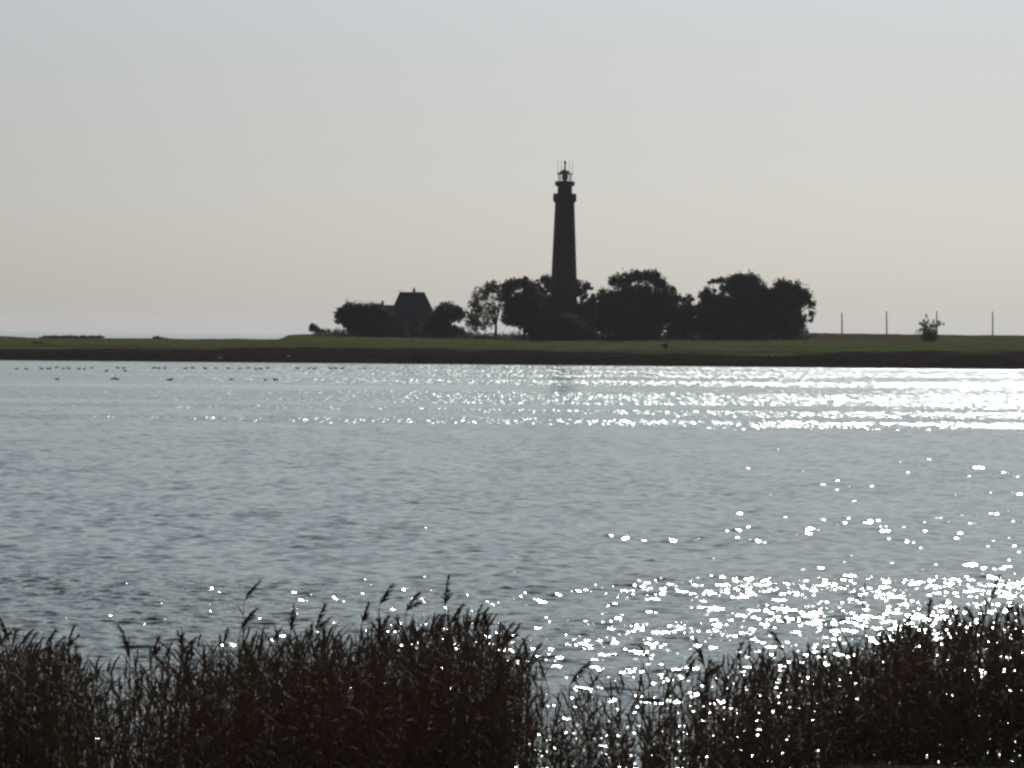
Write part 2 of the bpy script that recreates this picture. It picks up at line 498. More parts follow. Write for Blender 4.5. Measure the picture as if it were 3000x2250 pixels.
def plume_quads(r, tip, ax, L, one_sided=None, n=26, fat=1.0):
    """feathery nodding seed head ending near tip, growing along ax and bending over to one side"""
    tip = np.array(tip); ax = unit(np.array(ax, float))
    a = unit(np.cross(ax, [0.0, 1.0, 0.0])); b = np.cross(ax, a)
    side_ang = one_sided if one_sided is not None else r.uniform(0, 2 * PI)
    nod = a * math.cos(side_ang) + b * math.sin(side_ang) * .5
    if one_sided is not None and nod[0] * (1 if math.cos(one_sided) >= 0 else -1) < 0: nod = -nod
    bend = L * r.uniform(.05, .28)
    root = tip - ax * L

    def spine(t): return root + ax * (L * t)[:, None] + nod * (bend * t ** 2)[:, None]
    t = r.uniform(0, .9, n); base = spine(t)
    ph = r.normal(0, 1.1, n)
    sgn = np.where(r.uniform(size=n) < .5, 1, -1)
    out = nod * np.cos(ph)[:, None] + (a * sgn[:, None] * .6 + b * .8) * np.sin(ph)[:, None]
    spread = r.uniform(.25, .75, n) * fat
    tan = ax + nod * (2 * bend / L * t)[:, None]
    d = unit(tan + out * spread[:, None])
    sd = unit(np.cross(d, unit(r.normal(size=(n, 3)))))
    ln = L * (.5 - .28 * t) * r.uniform(.6, 1.2, n)
    q = ribbons(base, d, sd, ln, np.full(n, .010) * r.uniform(.7, 1.5, n), r.uniform(.05, .5, n), 3, (.4, 1.1, .9, .1))
    tt = np.linspace(0, 1, 6); sp = spine(tt); wd = np.interp(tt, [0, .3, .8, 1], [.006, .016, .012, .002]) * fat
    core = [np.stack([sp[k] - v * wd[k] / 2, sp[k] + v * wd[k] / 2, sp[k + 1] + v * wd[k + 1] / 2, sp[k + 1] - v * wd[k + 1] / 2]) for v in (a, b) for k in range(5)]
    return np.concatenate([q, np.array(core)])


def reed_bed():
    r = RS(11)
    N = 6600
    stems, leaves, plumes = [], [], []
    px = r.uniform(-1500, 4500, N * 3)
    top = np.interp(px, TOPX, TOPY); den = np.interp(px, DENX, DENY)
    dens = np.clip(1.25 - (den - 1850) / 330.0, (.36), 1.0)
    keep = r.uniform(size=len(px)) < dens
    px = px[keep][:N]; top = top[keep][:N]; den = den[keep][:N]; n = len(px)
    Yd = r.uniform(36.2, 45.5, n)
    near = r.uniform(size=n) < .30
    Yd = np.where(near & (px < 2450), r.uniform(33.3, 37, n), Yd)
    tip = top + np.abs(r.normal(0, 1, n)) * (den - top) * .75 + r.uniform(0, 12, n)
    low = r.uniform(size=n) < .22
    tip = np.where(low, r.uniform(np.minimum(den + 60, 2150), 2215, n), tip)
    tip = np.minimum(tip, 2215)
    X = (px - 1500) / F * Yd
    zt = H - (tip - (981 + .0087 * (px - 1500))) / F * Yd
    zb = np.maximum(bank_z(X, Yd), -.25)
    hgt = np.maximum(zt - zb, .25)
    lean = r.normal(.03, .10, n); leany = r.normal(0, .08, n)
    base = np.stack([X - lean * hgt, Yd - leany * hgt, zb], 1)
    tipv = np.stack([X, Yd, zt], 1)
    bow = r.normal(0, .035, n) * hgt
    # stems: two crossed ribbons
    ns = 5
    for side in (np.array([1.0, 0, 0]), np.array([0, 1.0, 0])):
        pts = []
        for i in range(ns + 1):
            t = i / ns
            c = base + (tipv - base) * t + np.stack([bow * math.sin(PI * t), 0 * bow, 0 * bow], 1)
            w = side * ((.0105 * (1 - .65 * t)) * .5)
            pts.append((c - w, c + w))
        for i in range(ns):
            stems.append(np.stack([pts[i][0], pts[i][1], pts[i + 1][1], pts[i + 1][0]], 1))
    # leaves, alternate up the stem
    for k in range(9):
        t = np.clip(.16 + k * .088 + r.uniform(-.04, .04, n), .08, .95)
        c = base + (tipv - base) * t[:, None] + np.stack([bow * np.sin(PI * t), 0 * bow, 0 * bow], 1)
        az = r.uniform(0, 2 * PI, n)
        el = np.radians(r.uniform(38, 76, n))
        d = np.stack([np.cos(az) * np.cos(el), np.sin(az) * np.cos(el), np.sin(el)], 1)
        side = unit(np.cross(d, np.stack([r.normal(0, .35, n), r.normal(0, .35, n), np.ones(n)], 1)))
        ln = r.uniform(.2, .5, n) * np.clip(hgt / 1.2, .5, 1.1)
        q = ribbons(c, d, side, ln, r.uniform(.012, .024, n), r.uniform(.1, .8, n), 3)
        ok = r.uniform(size=n) < .86
        leaves.append(q.reshape(3, n, 4, 3)[:, ok].reshape(-1, 4, 3))
    # seed heads on the taller third
    tall = np.where((tip < top + (den - top) * .45) & (r.uniform(size=n) < .2))[0]
    for i in tall:
        ax = np.array([lean[i] * 2 + r.normal(.12, .25), leany[i] + r.normal(0, .15), 1.0])
        plumes.append(plume_quads(r, tipv[i] + unit(ax) * .08, ax, r.uniform(.13, .24), r.uniform(0, 6.28) if r.rand() < .6 else None, 18, r.uniform(.7, 1.2)))
    V = np.concatenate(stems + leaves)
    o = quads_object('reeds', np.concatenate([V, np.concatenate(plumes)]), 'reed_stem')
    tag(o, 'dark brown reed bed along the near edge of the lake', kind='stuff')
    o['category'] = 'reeds'


reed_bed()

# tall reed stalks that stand clear of the bed: tip column, tip row, base column, plume length px, lean, label
STALKS = [
    (8, 1800, 25, 85, -.25, 'reed plume at the left edge of the picture, above the reddish reeds'),
    (84, 1836, 60, 60, .45, 'short narrow reed plume slanting right, second from the left edge'),
    (160, 1840, 130, 60, .5, 'straight slanting reed plume, third from the left edge'),
    (204, 1830, 195, 70, .05, 'upright forked reed plume just left of the dip in the reeds'),
    (376, 1826, 385, 110, -.05, 'thin wispy upright reed plume just right of the dip in the reeds'),
    (455, 1856, 440, 70, .1, 'hooked double reed plume midway between the dip and the tallest left stalk'),
    (532, 1842, 505, 70, -.1, 'reed plume with a leaf bent over to its left'),
    (757, 1694, 700, 78, .62, 'tallest reed of the left half, its plume blown over to the right'),
    (738, 1772, 690, 85, .45, 'reed plume directly below the tallest plume of the left half'),
    (853, 1768, 848, 90, .02, 'upright broad reed plume right of the tallest left stalk'),
    (934, 1764, 925, 90, .08, 'thick double reed plume with a short side tuft on its right'),
    (1078, 1756, 1060, 75, .25, 'slim reed plume leaning right, left of the hooked stalk'),
    (1140, 1702, 1118, 80, .38, 'tall reed plume just left of the stalk bent like a hook'),
    (1216, 1728, 1190, 70, .4, 'tufted reed plume just right of the stalk bent like a hook'),
    (1308, 1682, 1303, 95, .04, 'tallest and straightest reed of all, with a spiky upright plume'),
    (1345, 1762, 1320, 70, .35, 'reed plume arching right beside the tallest straight reed'),
    (1402, 1764, 1385, 85, .18, 'dark spindle shaped reed plume on top of the central clump'),
    (1424, 1786, 1430, 60, -.05, 'short upright reed plume on the right shoulder of the central clump'),
    (1512, 1816, 1485, 75, .35, 'drooping feathery reed plume at the right end of the central clump'),
    (1572, 1880, 1548, 75, .3, 'last thin slanting reed plume before the gap of open water'),
    (1708, 1924, 1665, 95, .45, 'feathery reed plume alone in the gap of open water'),
    (1880, 1884, 1905, 50, -.45, 'small reed plume leaning left above the sparse reeds'),
    (2052, 1866, 2075, 100, -.15, 'ragged tall reed plume at the left of the sun glitter'),
    (2165, 1878, 2150, 60, .1, 'short ragged reed plume beside the glitter, right of a taller one'),
    (2272, 1836, 2300, 85, -.35, 'bare looking reed curving left in front of the glitter'),
    (2530, 1702, 2535, 40, 0, 'lone bare straight reed rising into the brightest glitter'),
    (2668, 1786, 2635, 80, .45, 'feathery reed plume slanting right below the bright glitter'),
    (2722, 1750, 2715, 70, .05, 'upright thin reed where the right clump starts to rise'),
    (2922, 1680, 2900, 85, .22, 'highest reed plume of the right clump, knobbly and dark'),
    (2842, 1772, 2860, 70, -.3, 'reed plume leaning left on top of the right clump'),
    (2986, 1766, 2992, 70, -.05, 'reed plume at the right edge of the picture'),
]


def stalks():
    r = RS(23)
    for k, (tx, ty, bx, pl, lean, lab) in enumerate(STALKS):
        Y = r.uniform(38.5, 41.5)
        tip = np.array(P(tx, ty, Y)); X0 = (bx - 1500) / F * Y
        zb = max(float(bank_z(np.array(X0), np.array(Y))), -.2)
        root = empty('reed_stalk', (X0, Y, zb), lab, 'reed', 'tall reed stalks standing clear of the reed bed')
        L = pl * M(Y)
        ax = unit(np.array([lean, r.normal(0, .1), 1.0]))
        pb = tip - ax * L
        p0 = np.array([X0, Y, zb]); mid = (p0 + pb) / 2 + np.array([(X0 - pb[0]) * .12 + r.normal(0, .015), 0, 0])
        pts = [p0, p0 * .55 + mid * .45 + np.array([0, 0, 0]), mid, mid * .45 + pb * .55 + np.array([(mid[0] - pb[0]) * .1, 0, 0]), pb, pb + ax * L * .5]
        mb = MB(); mb.tube(pts, [.0062, .0058, .005, .0042, .0034, .002], 5); mb.build('stem', 'reed_stem', root, True)
        q = plume_quads(r, tip, ax, L, (0.0 if lean >= 0 else PI) + r.normal(0, .3), 40 if pl > 45 else 6, 1.0 if pl > 45 else .3)
        if 'double' in lab or 'forked' in lab or 'tufted' in lab:
            ax2 = unit(np.array([lean + .55, 0.05, 1.0]))
            q = np.concatenate([q, plume_quads(r, pb + ax2 * L * .75, ax2, L * .7, 0.0, 22)])
        quads_object('plume', q, 'reed_plume', root)
        n = 6
        t = np.linspace(.25, .93, n) + r.uniform(-.04, .04, n)
        P_ = np.array(pts[:5]); tt = np.linspace(0, 1, 5)
        c = np.stack([np.interp(t, tt, P_[:, i]) for i in range(3)], 1)
        az = np.where(np.arange(n) % 2 == 0, 0, PI) + r.normal(0, .5, n); el = np.radians(r.uniform(40, 72, n))
        d = np.stack([np.cos(az) * np.cos(el), np.sin(az) * np.cos(el), np.sin(el)], 1)
        side = unit(np.cross(d, np.stack([r.normal(0, .3, n), r.normal(0, .3, n), np.ones(n)], 1)))
        lf = ribbons(c, d, side, r.uniform(.2, .36, n), r.uniform(.012, .019, n), r.uniform(.15, .6, n), 4)
        lf = lf.reshape(4, n, 4, 3)
        for i in range(n): quads_object('leaf', lf[:, i], 'reed_stem', root)


stalks()


def bank_grass():
    r = RS(31); n = 15000
    Y = r.uniform(31.5, 36.4, n); X = r.uniform(-8, 8, n)
    keep = (X > 2.0) | (r.uniform(size=n) < .3)
    X, Y = X[keep], Y[keep]; n = len(X)
    b = np.stack([X, Y, bank_z(X, Y) - .02], 1)
    az = r.uniform(0, 2 * PI, n); el = np.radians(r.uniform(45, 88, n))
    d = np.stack([np.cos(az) * np.cos(el), np.sin(az) * np.cos(el), np.sin(el)], 1)
    side = unit(np.cross(d, r.normal(size=(n, 3))))
    mat('grass_blade', (.045, .055, .02), .8, .15, (3.0, (.09, .085, .045), 2))
    o = quads_object('grass', ribbons(b, d, side, r.uniform(.06, .2, n), r.uniform(.006, .012, n), r.uniform(.1, .7, n), 2, (1, .8, .1)), 'grass_blade')
    tag(o, 'short grass on the bank below the reeds', kind='stuff'); o['category'] = 'grass'


bank_grass()


# ------------------------------------------------------------------ trees
def leaf_cloud(r, centres, radii, leaves, size):
    """leaf-sized quads round clump centres"""
    k = np.repeat(np.arange(len(centres)), leaves); n = len(k)
    p = centres[k] + r.normal(size=(n, 3)) * (radii[k] * .55)[:, None]
    a = unit(r.normal(size=(n, 3))); b = unit(np.cross(a, r.normal(size=(n, 3))))
    s = size * r.uniform(.55, 1.25, n)[:, None]
    a = a * s * .62; b = b * s * .42
    return np.stack([p - a, p - b, p + a, p + b], 1)


def tree(name, label, cat, lobes, base, Y, seed, leafmat='leaf', group=None, leaf=.42, per=24, clump=.75, k=11.0, trunk_r=.28, twigs=0, depth=1.0):
    """lobes: (column, row, half width, half height, fullness) in photo pixels at distance Y"""
    r = RS(seed); m = M(Y)
    bx = (base - 1500) / F * Y; bz = float(land_z(bx, Y)) - .1
    root = empty(name, (bx, Y, bz), label, cat, group)
    cs, rad = [], []
    tb = MB()
    top = min(l[1] for l in lobes)
    fork = np.array([bx, Y, bz + .28 * (P(base, top, Y).z - bz)])
    tb.tube([(bx, Y, bz), tuple((np.array([bx, Y, bz]) + fork) / 2 + [r.normal(0, .1), 0, 0]), tuple(fork)],
            [trunk_r * 1.25, trunk_r, trunk_r * .85], 7)
    for l in lobes:
        cx, cy, rx, ry = l[:4]; full = l[4] if len(l) > 4 else 1.0
        c = np.array(P(cx, cy, Y)); dep = depth * max(rx, ry) * r.uniform(.75, 1.0)
        n = max(3, int(full * rx * ry / k))
        d = unit(r.normal(size=(n, 3))); q = r.uniform(size=n) ** (1 / 2.8)
        pts = c + d * q[:, None] * np.array([rx * m, dep * m, ry * m])
        ground = land_z(pts[:, 0], pts[:, 1])
        pts[:, 2] = np.maximum(pts[:, 2], ground + .15)
        cs.append(pts); rad.append(np.full(n, clump) * r.uniform(.6, 1.25, n) * min(1.0, ry * m * .7))
        # limbs from the fork out to this lobe and into its clumps
        mid = fork * .5 + c * .5 + np.array([r.normal(0, .3), r.normal(0, .3), .25])
        tb.tube([tuple(fork), tuple(mid), tuple(c)], [trunk_r * .55, trunk_r * .38, trunk_r * .2], 5)
        for i in r.choice(n, min(n, 9 + twigs), replace=False):
            e = pts[i]; h = c * .5 + e * .5 + np.array([0, 0, r.normal(0, .15)])
            tb.tube([tuple(c), tuple(h), tuple(e)], [trunk_r * .2, trunk_r * .13, trunk_r * .05], 4)
    tb.build('trunk', 'bark', root, True)
    quads_object('crown', leaf_cloud(r, np.concatenate(cs), np.concatenate(rad), per, leaf), leafmat, root)
    return root


G_TREES = 'trees round the lighthouse'
tree('hawthorn_bush', 'wind bent dark bush at the far left end of the tree line', 'bush',
     [(914, 958, 9, 13, 2.2), (922, 962, 12, 11, 2), (934, 968, 14, 8, 2), (950, 971, 16, 6, 2)], 925, 880, 101, clump=.4, leaf=.28, trunk_r=.12)
tree('broadleaf_tree', 'low round topped tree left of the house with a ragged left side', 'tree',
     [(1035, 924, 48, 34, 1.5), (1086, 922, 45, 30, 1.5), (1000, 926, 20, 18, .8), (992, 944, 16, 6, .35), (1060, 955, 50, 30, 1.5), (1110, 935, 45, 36, 1.3)], 1062, 868, 102, group=G_TREES)
tree('broadleaf_tree', 'small round tree on the right side of the house', 'tree',
     [(1314, 914, 40, 23, 1.5), (1290, 932, 35, 26, 1.4), (1345, 922, 16, 17, 1.0), (1368, 916, 10, 2.5, .6), (1285, 962, 42, 22, 1.4), (1330, 968, 30, 12, 1.4)], 1298, 866, 103, 'leaf_autumn', G_TREES)
tree('broadleaf_tree', 'thin see-through tree with bare limbs, tall one right of the house', 'tree',
     [(1396, 893, 23, 36, .75), (1416, 858, 28, 26, .8), (1448, 838, 32, 15, 1.1), (1422, 915, 28, 30, .5), (1464, 862, 16, 24, 1.0), (1448, 905, 18, 28, .5), (1478, 846, 12, 14, .8), (1386, 942, 22, 30, 1.2), (1420, 950, 24, 18, .6)], 1452, 872, 104, 'leaf_autumn', G_TREES, per=17, clump=.55, leaf=.32, trunk_r=.3, twigs=6)
tree('broadleaf_tree', 'tree with gappy flat top and dense lower half, next left of the tower', 'tree',
     [(1500, 836, 26, 17, 1.1), (1532, 830, 26, 16, 1.1), (1550, 846, 22, 16, .8), (1500, 870, 26, 22, .8), (1550, 878, 40, 26, 1.1), (1540, 908, 55, 38, 1.5), (1506, 930, 38, 24, 1.3), (1488, 895, 18, 24, .7), (1572, 945, 52, 42, 1.5)], 1535, 870, 105, 'leaf_autumn', G_TREES, clump=.62)
tree('broadleaf_tree', 'slender tree touching the left side of the lighthouse tower', 'tree',
     [(1566, 836, 16, 15, 1.0), (1602, 824, 18, 18, 1.1), (1590, 856, 30, 16, .7), (1608, 905, 40, 40, 1.4), (1600, 950, 50, 42, 1.5)], 1606, 893, 106, 'leaf_autumn', G_TREES, clump=.6)
tree('broadleaf_tree', 'slender tree touching the right side of the lighthouse tower', 'tree',
     [(1694, 842, 11, 24, 1.1), (1720, 841, 13, 13, 1.2), (1706, 866, 18, 12, .8), (1738, 880, 20, 16, .8), (1716, 903, 30, 18, 1.1), (1705, 940, 48, 48, 1.5), (1748, 930, 22, 40, 1.3)], 1700, 892, 107, 'leaf_autumn', G_TREES, clump=.6)
tree('broadleaf_tree', 'broad dome shaped tree with feathery crest, first big one right of the tower', 'tree',
     [(1800, 905, 55, 55, 1.5), (1868, 888, 70, 52, 1.5), (1930, 900, 52, 48, 1.4), (1820, 824, 36, 22, .9), (1866, 812, 30, 16, .9), (1902, 812, 30, 18, 1.1), (1930, 832, 24, 18, 1), (1962, 852, 18, 14, .8), (1978, 874, 14, 12, .9), (1850, 950, 110, 45, 1.5), (1772, 868, 26, 18, 1.0), (1962, 892, 24, 22, 1.1)], 1862, 874, 108, group=G_TREES, trunk_r=.4)
tree('broadleaf_tree', 'lowest tree in the dip between the two big trees on the right', 'tree',
     [(1994, 878, 18, 11, 1), (2020, 877, 12, 12, 1.1), (2010, 900, 28, 15, .7), (2005, 935, 48, 38, 1.5), (2038, 925, 24, 34, 1.3), (2000, 968, 48, 26, 1.4)], 2008, 878, 109, group=G_TREES, clump=.6)
tree('broadleaf_tree', 'tree with a sky hole under its left crest, left part of the rightmost clump', 'tree',
     [(2064, 868, 17, 18, 1.1), (2088, 826, 22, 8, .8), (2116, 822, 16, 9, .9), (2120, 845, 10, 16, .8), (2072, 848, 8, 10, .8), (2092, 850, 10, 6, .4), (2100, 905, 52, 42, 1.5), (2095, 952, 62, 44, 1.5)], 2098, 872, 110, group=G_TREES)
tree('broadleaf_tree', 'full rounded tree, highest of the rightmost clump', 'tree',
     [(2168, 838, 44, 32, 1.5), (2196, 824, 28, 20, 1.3), (2222, 850, 26, 24, 1.2), (2250, 870, 30, 26, 1.2), (2180, 905, 72, 52, 1.5), (2190, 950, 80, 42, 1.5), (2150, 825, 20, 14, 1.0)], 2185, 869, 111, group=G_TREES, trunk_r=.4)
tree('broadleaf_tree', 'rightmost tree, with loose twigs on its outer side beside the open field', 'tree',
     [(2292, 838, 24, 18, 1.2), (2322, 850, 30, 22, 1.2), (2348, 866, 24, 20, 1.2), (2290, 895, 60, 48, 1.5), (2350, 880, 26, 18, .9), (2376, 892, 14, 12, .6), (2380, 914, 10, 14, .5), (2350, 924, 16, 5, .5), (2375, 936, 10, 8, .25), (2290, 945, 64, 44, 1.5), (2330, 945, 26, 32, 1.3)], 2318, 871, 112, group=G_TREES, trunk_r=.35, twigs=4)
tree('leafy_bush', 'dense dark bush in front of the foot of the lighthouse', 'bush',
     [(1650, 955, 52, 30, 1.7), (1625, 970, 50, 25, 1.6), (1690, 972, 50, 24, 1.6)], 1652, 864, 113)
tree('leafy_bush', 'lone scrubby bush with stray twigs on the right, between the poles', 'bush',
     [(2722, 966, 27, 20, 1.3), (2724, 986, 30, 15, 2.2), (2698, 966, 14, 7, 1.4), (2740, 952, 16, 14, 1.1), (2706, 946, 14, 13, 1), (2718, 930, 7, 11, .6), (2758, 950, 9, 12, .5), (2690, 973, 14, 3, .8)], 2722, 852, 114, per=14, clump=.4, leaf=.25, k=12, trunk_r=.13, twigs=8)
tree('thorn_shrub', 'small dark forked shrub alone on the green meadow by the shore', 'shrub',
     [(1941, 1012, 3.5, 4, 6), (1953, 1009, 3, 5.5, 6), (1947, 1014, 5, 3.5, 6), (1951, 1020, 2.5, 4, 6)], 1951, 690, 115, per=16, clump=.25, leaf=.16, k=6, trunk_r=.06)
tree('ridge_hedge', 'long low dark hedge on the left ridge against the sea', 'hedge',
     [(x, 988.5 + .6 * math.sin(x), 14, 5.5, 6) for x in range(128, 304, 11)], 215, 903, 116, clump=.28, leaf=.2, k=12, trunk_r=.06)
tree('ridge_bush', 'small rounded bush alone on the ridge, right of the long hedge', 'bush',
     [(460, 990, 15, 5.5, 6), (480, 992, 12, 3.5, 5)], 462, 903, 117, clump=.28, leaf=.2, k=12, trunk_r=.06)
tree('ridge_bush', 'low dark shrub patch on the meadow slope near the left edge', 'bush',
     [(113, 1008, 14, 5, 4), (100, 1010, 10, 4, 3)], 113, 760, 118, clump=.25, leaf=.2, k=12, trunk_r=.05)


def undergrowth():
    r = RS(71); C = []
    for px in np.arange(925, 2368, 2.2):
        Yq = r.uniform(862, 896)
        topy = np.interp(px, [925, 1000, 1120, 1150, 1270, 1300, 1380, 1460, 1510, 2368], [972, 966, 958, 944, 944, 958, 972, 982, 978, 962]) + r.uniform(-3, 10)
        p = P(px, topy, Yq); g = Gz(px, Yq)
        for z in np.arange(g + .2, max(p.z, g + .5), .55): C.append((p.x + r.normal(0, .2), Yq, z))
    C = np.array(C)
    q = leaf_cloud(r, C, np.full(len(C), .6) * r.uniform(.7, 1.2, len(C)), 13, .34)
    # waterside sedge on the far bank, ragged fringe
    o = quads_object('undergrowth', q, 'leaf')
    tag(o, 'dark undergrowth along the foot of the trees', kind='stuff'); o['category'] = 'undergrowth'


undergrowth()


def shore_sedge():
    r = RS(72); n = 26000
    X = r.uniform(-130, 130, n); Y = SHORE + 1.5 + np.abs(r.normal(0, 1, n)) * 26
    keep = (vnoise(X * .12, Y * .1, 73) > .34) & (Y < 668)
    X, Y = X[keep], Y[keep]; n = len(X)
    b = np.stack([X, Y, land_z(X, Y) - .04], 1)
    az = r.uniform(0, 2 * PI, n); el = np.radians(r.uniform(50, 88, n))
    d = np.stack([np.cos(az) * np.cos(el), np.sin(az) * np.cos(el), np.sin(el)], 1)
    side = unit(np.cross(d, r.normal(size=(n, 3))))
    mat('sedge', (.04, .032, .025), .9, .05, (.4, (.06, .04, .03), 3))
    o = quads_object('sedge', ribbons(b, d, side, r.uniform(.2, .55, n), r.uniform(.06, .16, n), r.uniform(.1, .4, n), 1, (1, .1)), 'sedge')
    tag(o, 'brown sedge tufts on the far muddy shore', kind='stuff'); o['category'] = 'sedge'
    n = 14000
    X = r.uniform(-130, 130, n); Y = r.uniform(640, 911, n)
    b = np.stack([X, Y, land_z(X, Y) - .03], 1)
    az = r.uniform(0, 2 * PI, n); el = np.radians(r.uniform(50, 88, n))
    d = np.stack([np.cos(az) * np.cos(el), np.sin(az) * np.cos(el), np.sin(el)], 1)
    side = unit(np.cross(d, r.normal(size=(n, 3))))
    mat('meadow_grass', (.05, .072, .022), .9, .05, (.15, (.08, .085, .035), 3))
    o = quads_object('grass', ribbons(b, d, side, r.uniform(.1, .35, n), r.uniform(.06, .18, n), r.uniform(.1, .4, n), 1, (1, .1)), 'meadow_grass')
    tag(o, 'grass tufts all over the green meadow', kind='stuff'); o['category'] = 'grass'


shore_sedge()


# ------------------------------------------------------------------ lighthouse
def lighthouse():
    Y = 885.0; m = M(Y)
    axis = P(1652.6, 800, Y)
    cx, cy = axis.x, Y
    bz = float(land_z(cx, cy)) - .3
    root = empty('lighthouse', (cx, cy, bz), 'tall dark brick lighthouse tower with two galleries rising above the trees', 'lighthouse')
    zz = lambda py: P(1653, py, Y).z
    O = 1 / math.cos(PI / 8)
    rot = PI / 8
    mb = MB()
    mb.lathe(cx, cy, [(43.5 * m, bz), (41.5 * m, zz(960)), (36.6 * m, zz(800)), (31.8 * m, zz(680)), (28.3 * m, zz(597)), (29.2 * m, zz(595)),
                      (29.4 * m, zz(593)), (33.0 * m, zz(590)), (33.2 * m, zz(588.5))], 8, 0)
    mb.build('tower', 'tower_brick', root)
    mb = MB(); mb.lathe(cx, cy, [(34.6 * m, zz(588.6)), (34.8 * m, zz(584.5))], 16)
    gal = mb.build('gallery', 'tower_brick', root)

    def rail(parent, rr, z0, z1, nb, thick, infill):
        mb = MB()
        for i in range(nb):
            a = 2 * PI * i / nb
            mb.tube([(cx + rr * math.cos(a), cy + rr * math.sin(a), z0), (cx + rr * math.cos(a), cy + rr * math.sin(a), z1)], [thick, thick], 5)
        for z in (z1, z0 + (z1 - z0) * .5):
            ring = [(cx + rr * math.cos(2 * PI * i / 32), cy + rr * math.sin(2 * PI * i / 32), z) for i in range(33)]
            mb.tube(ring, [thick * (1.5 if z == z1 else .8)] * 33, 5)
        return mb.build('railing', 'red_iron', parent)
    rail(gal, 33.4 * m, zz(584.5), zz(568.5), 88, .05, 1)
    mb = MB(); mb.lathe(cx, cy, [(22.2 * m, zz(584.4)), (21.4 * m, zz(560)), (21.0 * m, zz(549)), (21.0 * m, zz(547))], 16)
    mb.build('watch_room', 'tower_brick', root)
    mb = MB(); mb.lathe(cx, cy, [(21.4 * m, zz(546.9)), (27.6 * m, zz(543.8)), (28.6 * m, zz(543.5)), (28.6 * m, zz(541.8))], 16)
    gal2 = mb.build('gallery', 'red_iron', root)
    rail(gal2, 28.2 * m, zz(541.8), zz(532.5), 72, .05, 1)
    # lantern: plinth, bars, panes, lens, roof
    mb = MB(); mb.lathe(cx, cy, [(20.6 * m, zz(541.7)), (20.4 * m, zz(531))], 16)
    mb.build('lantern_base', 'red_iron', root)
    mb = MB()
    for i in range(12):
        a = 2 * PI * (i + .5) / 12
        mb.tube([(cx + 19.6 * m * math.cos(a), cy + 19.6 * m * math.sin(a), zz(531)), (cx + 19.6 * m * math.cos(a), cy + 19.6 * m * math.sin(a), zz(510))], [.075, .075], 5)
    mb.build('glazing_bars', 'red_iron', root)
    mb = MB(); mb.lathe(cx, cy, [(19.2 * m, zz(531)), (19.2 * m, zz(510))], 12, PI / 12, cap=False)
    mb.build('lantern_glass', 'lantern_glass', root)
    mb = MB(); mb.lathe(cx, cy, [(5 * m, zz(530.9)), (5 * m, zz(527)), (8.6 * m, zz(525)), (9.2 * m, zz(520)), (8.6 * m, zz(514)), (5 * m, zz(511)), (3 * m, zz(509))], 16)
    mb.build('lens', 'dark_iron', root)
    mb = MB(); mb.lathe(cx, cy, [(22.6 * m, zz(511)), (23 * m, zz(508.8)), (19.5 * m, zz(506.8)), (14.5 * m, zz(502.6)), (8.5 * m, zz(498.5)), (3.4 * m, zz(496.2)), (2.2 * m, zz(493))], 16)
    roof = mb.build('roof', 'red_iron', root)
    mb = MB(); mb.lathe(cx, cy, [(2.6 * m, zz(492.9)), (2.3 * m, zz(487)), (2.1 * m, zz(482)), (3.2 * m, zz(479.5)), (3.6 * m, zz(476)), (2.9 * m, zz(473)), (1 * m, zz(470))], 10)
    mb.build('finial', 'dark_iron', roof)
    for dx, t, bt in ((-20.8, 467, 508), (-11, 468, 501), (12.5, 466, 501), (21.6, 468.5, 508)):
        mb = MB(); mb.tube([(cx + dx * m, cy, zz(bt)), (cx + dx * m, cy, zz(t))], [.05, .03], 5)
        mb.build('antenna', 'dark_iron', root)
    # narrow windows on the lake side of the shaft
    for py in (640, 705, 775):
        rr = np.interp(py, [597, 680, 800], [28.3, 31.8, 36.6]) * m
        mb = MB(); mb.box((cx, cy - rr - .01, zz(py)), (.5, .12, 1.15))
        mb.build('window', 'window_dark', root)


lighthouse()


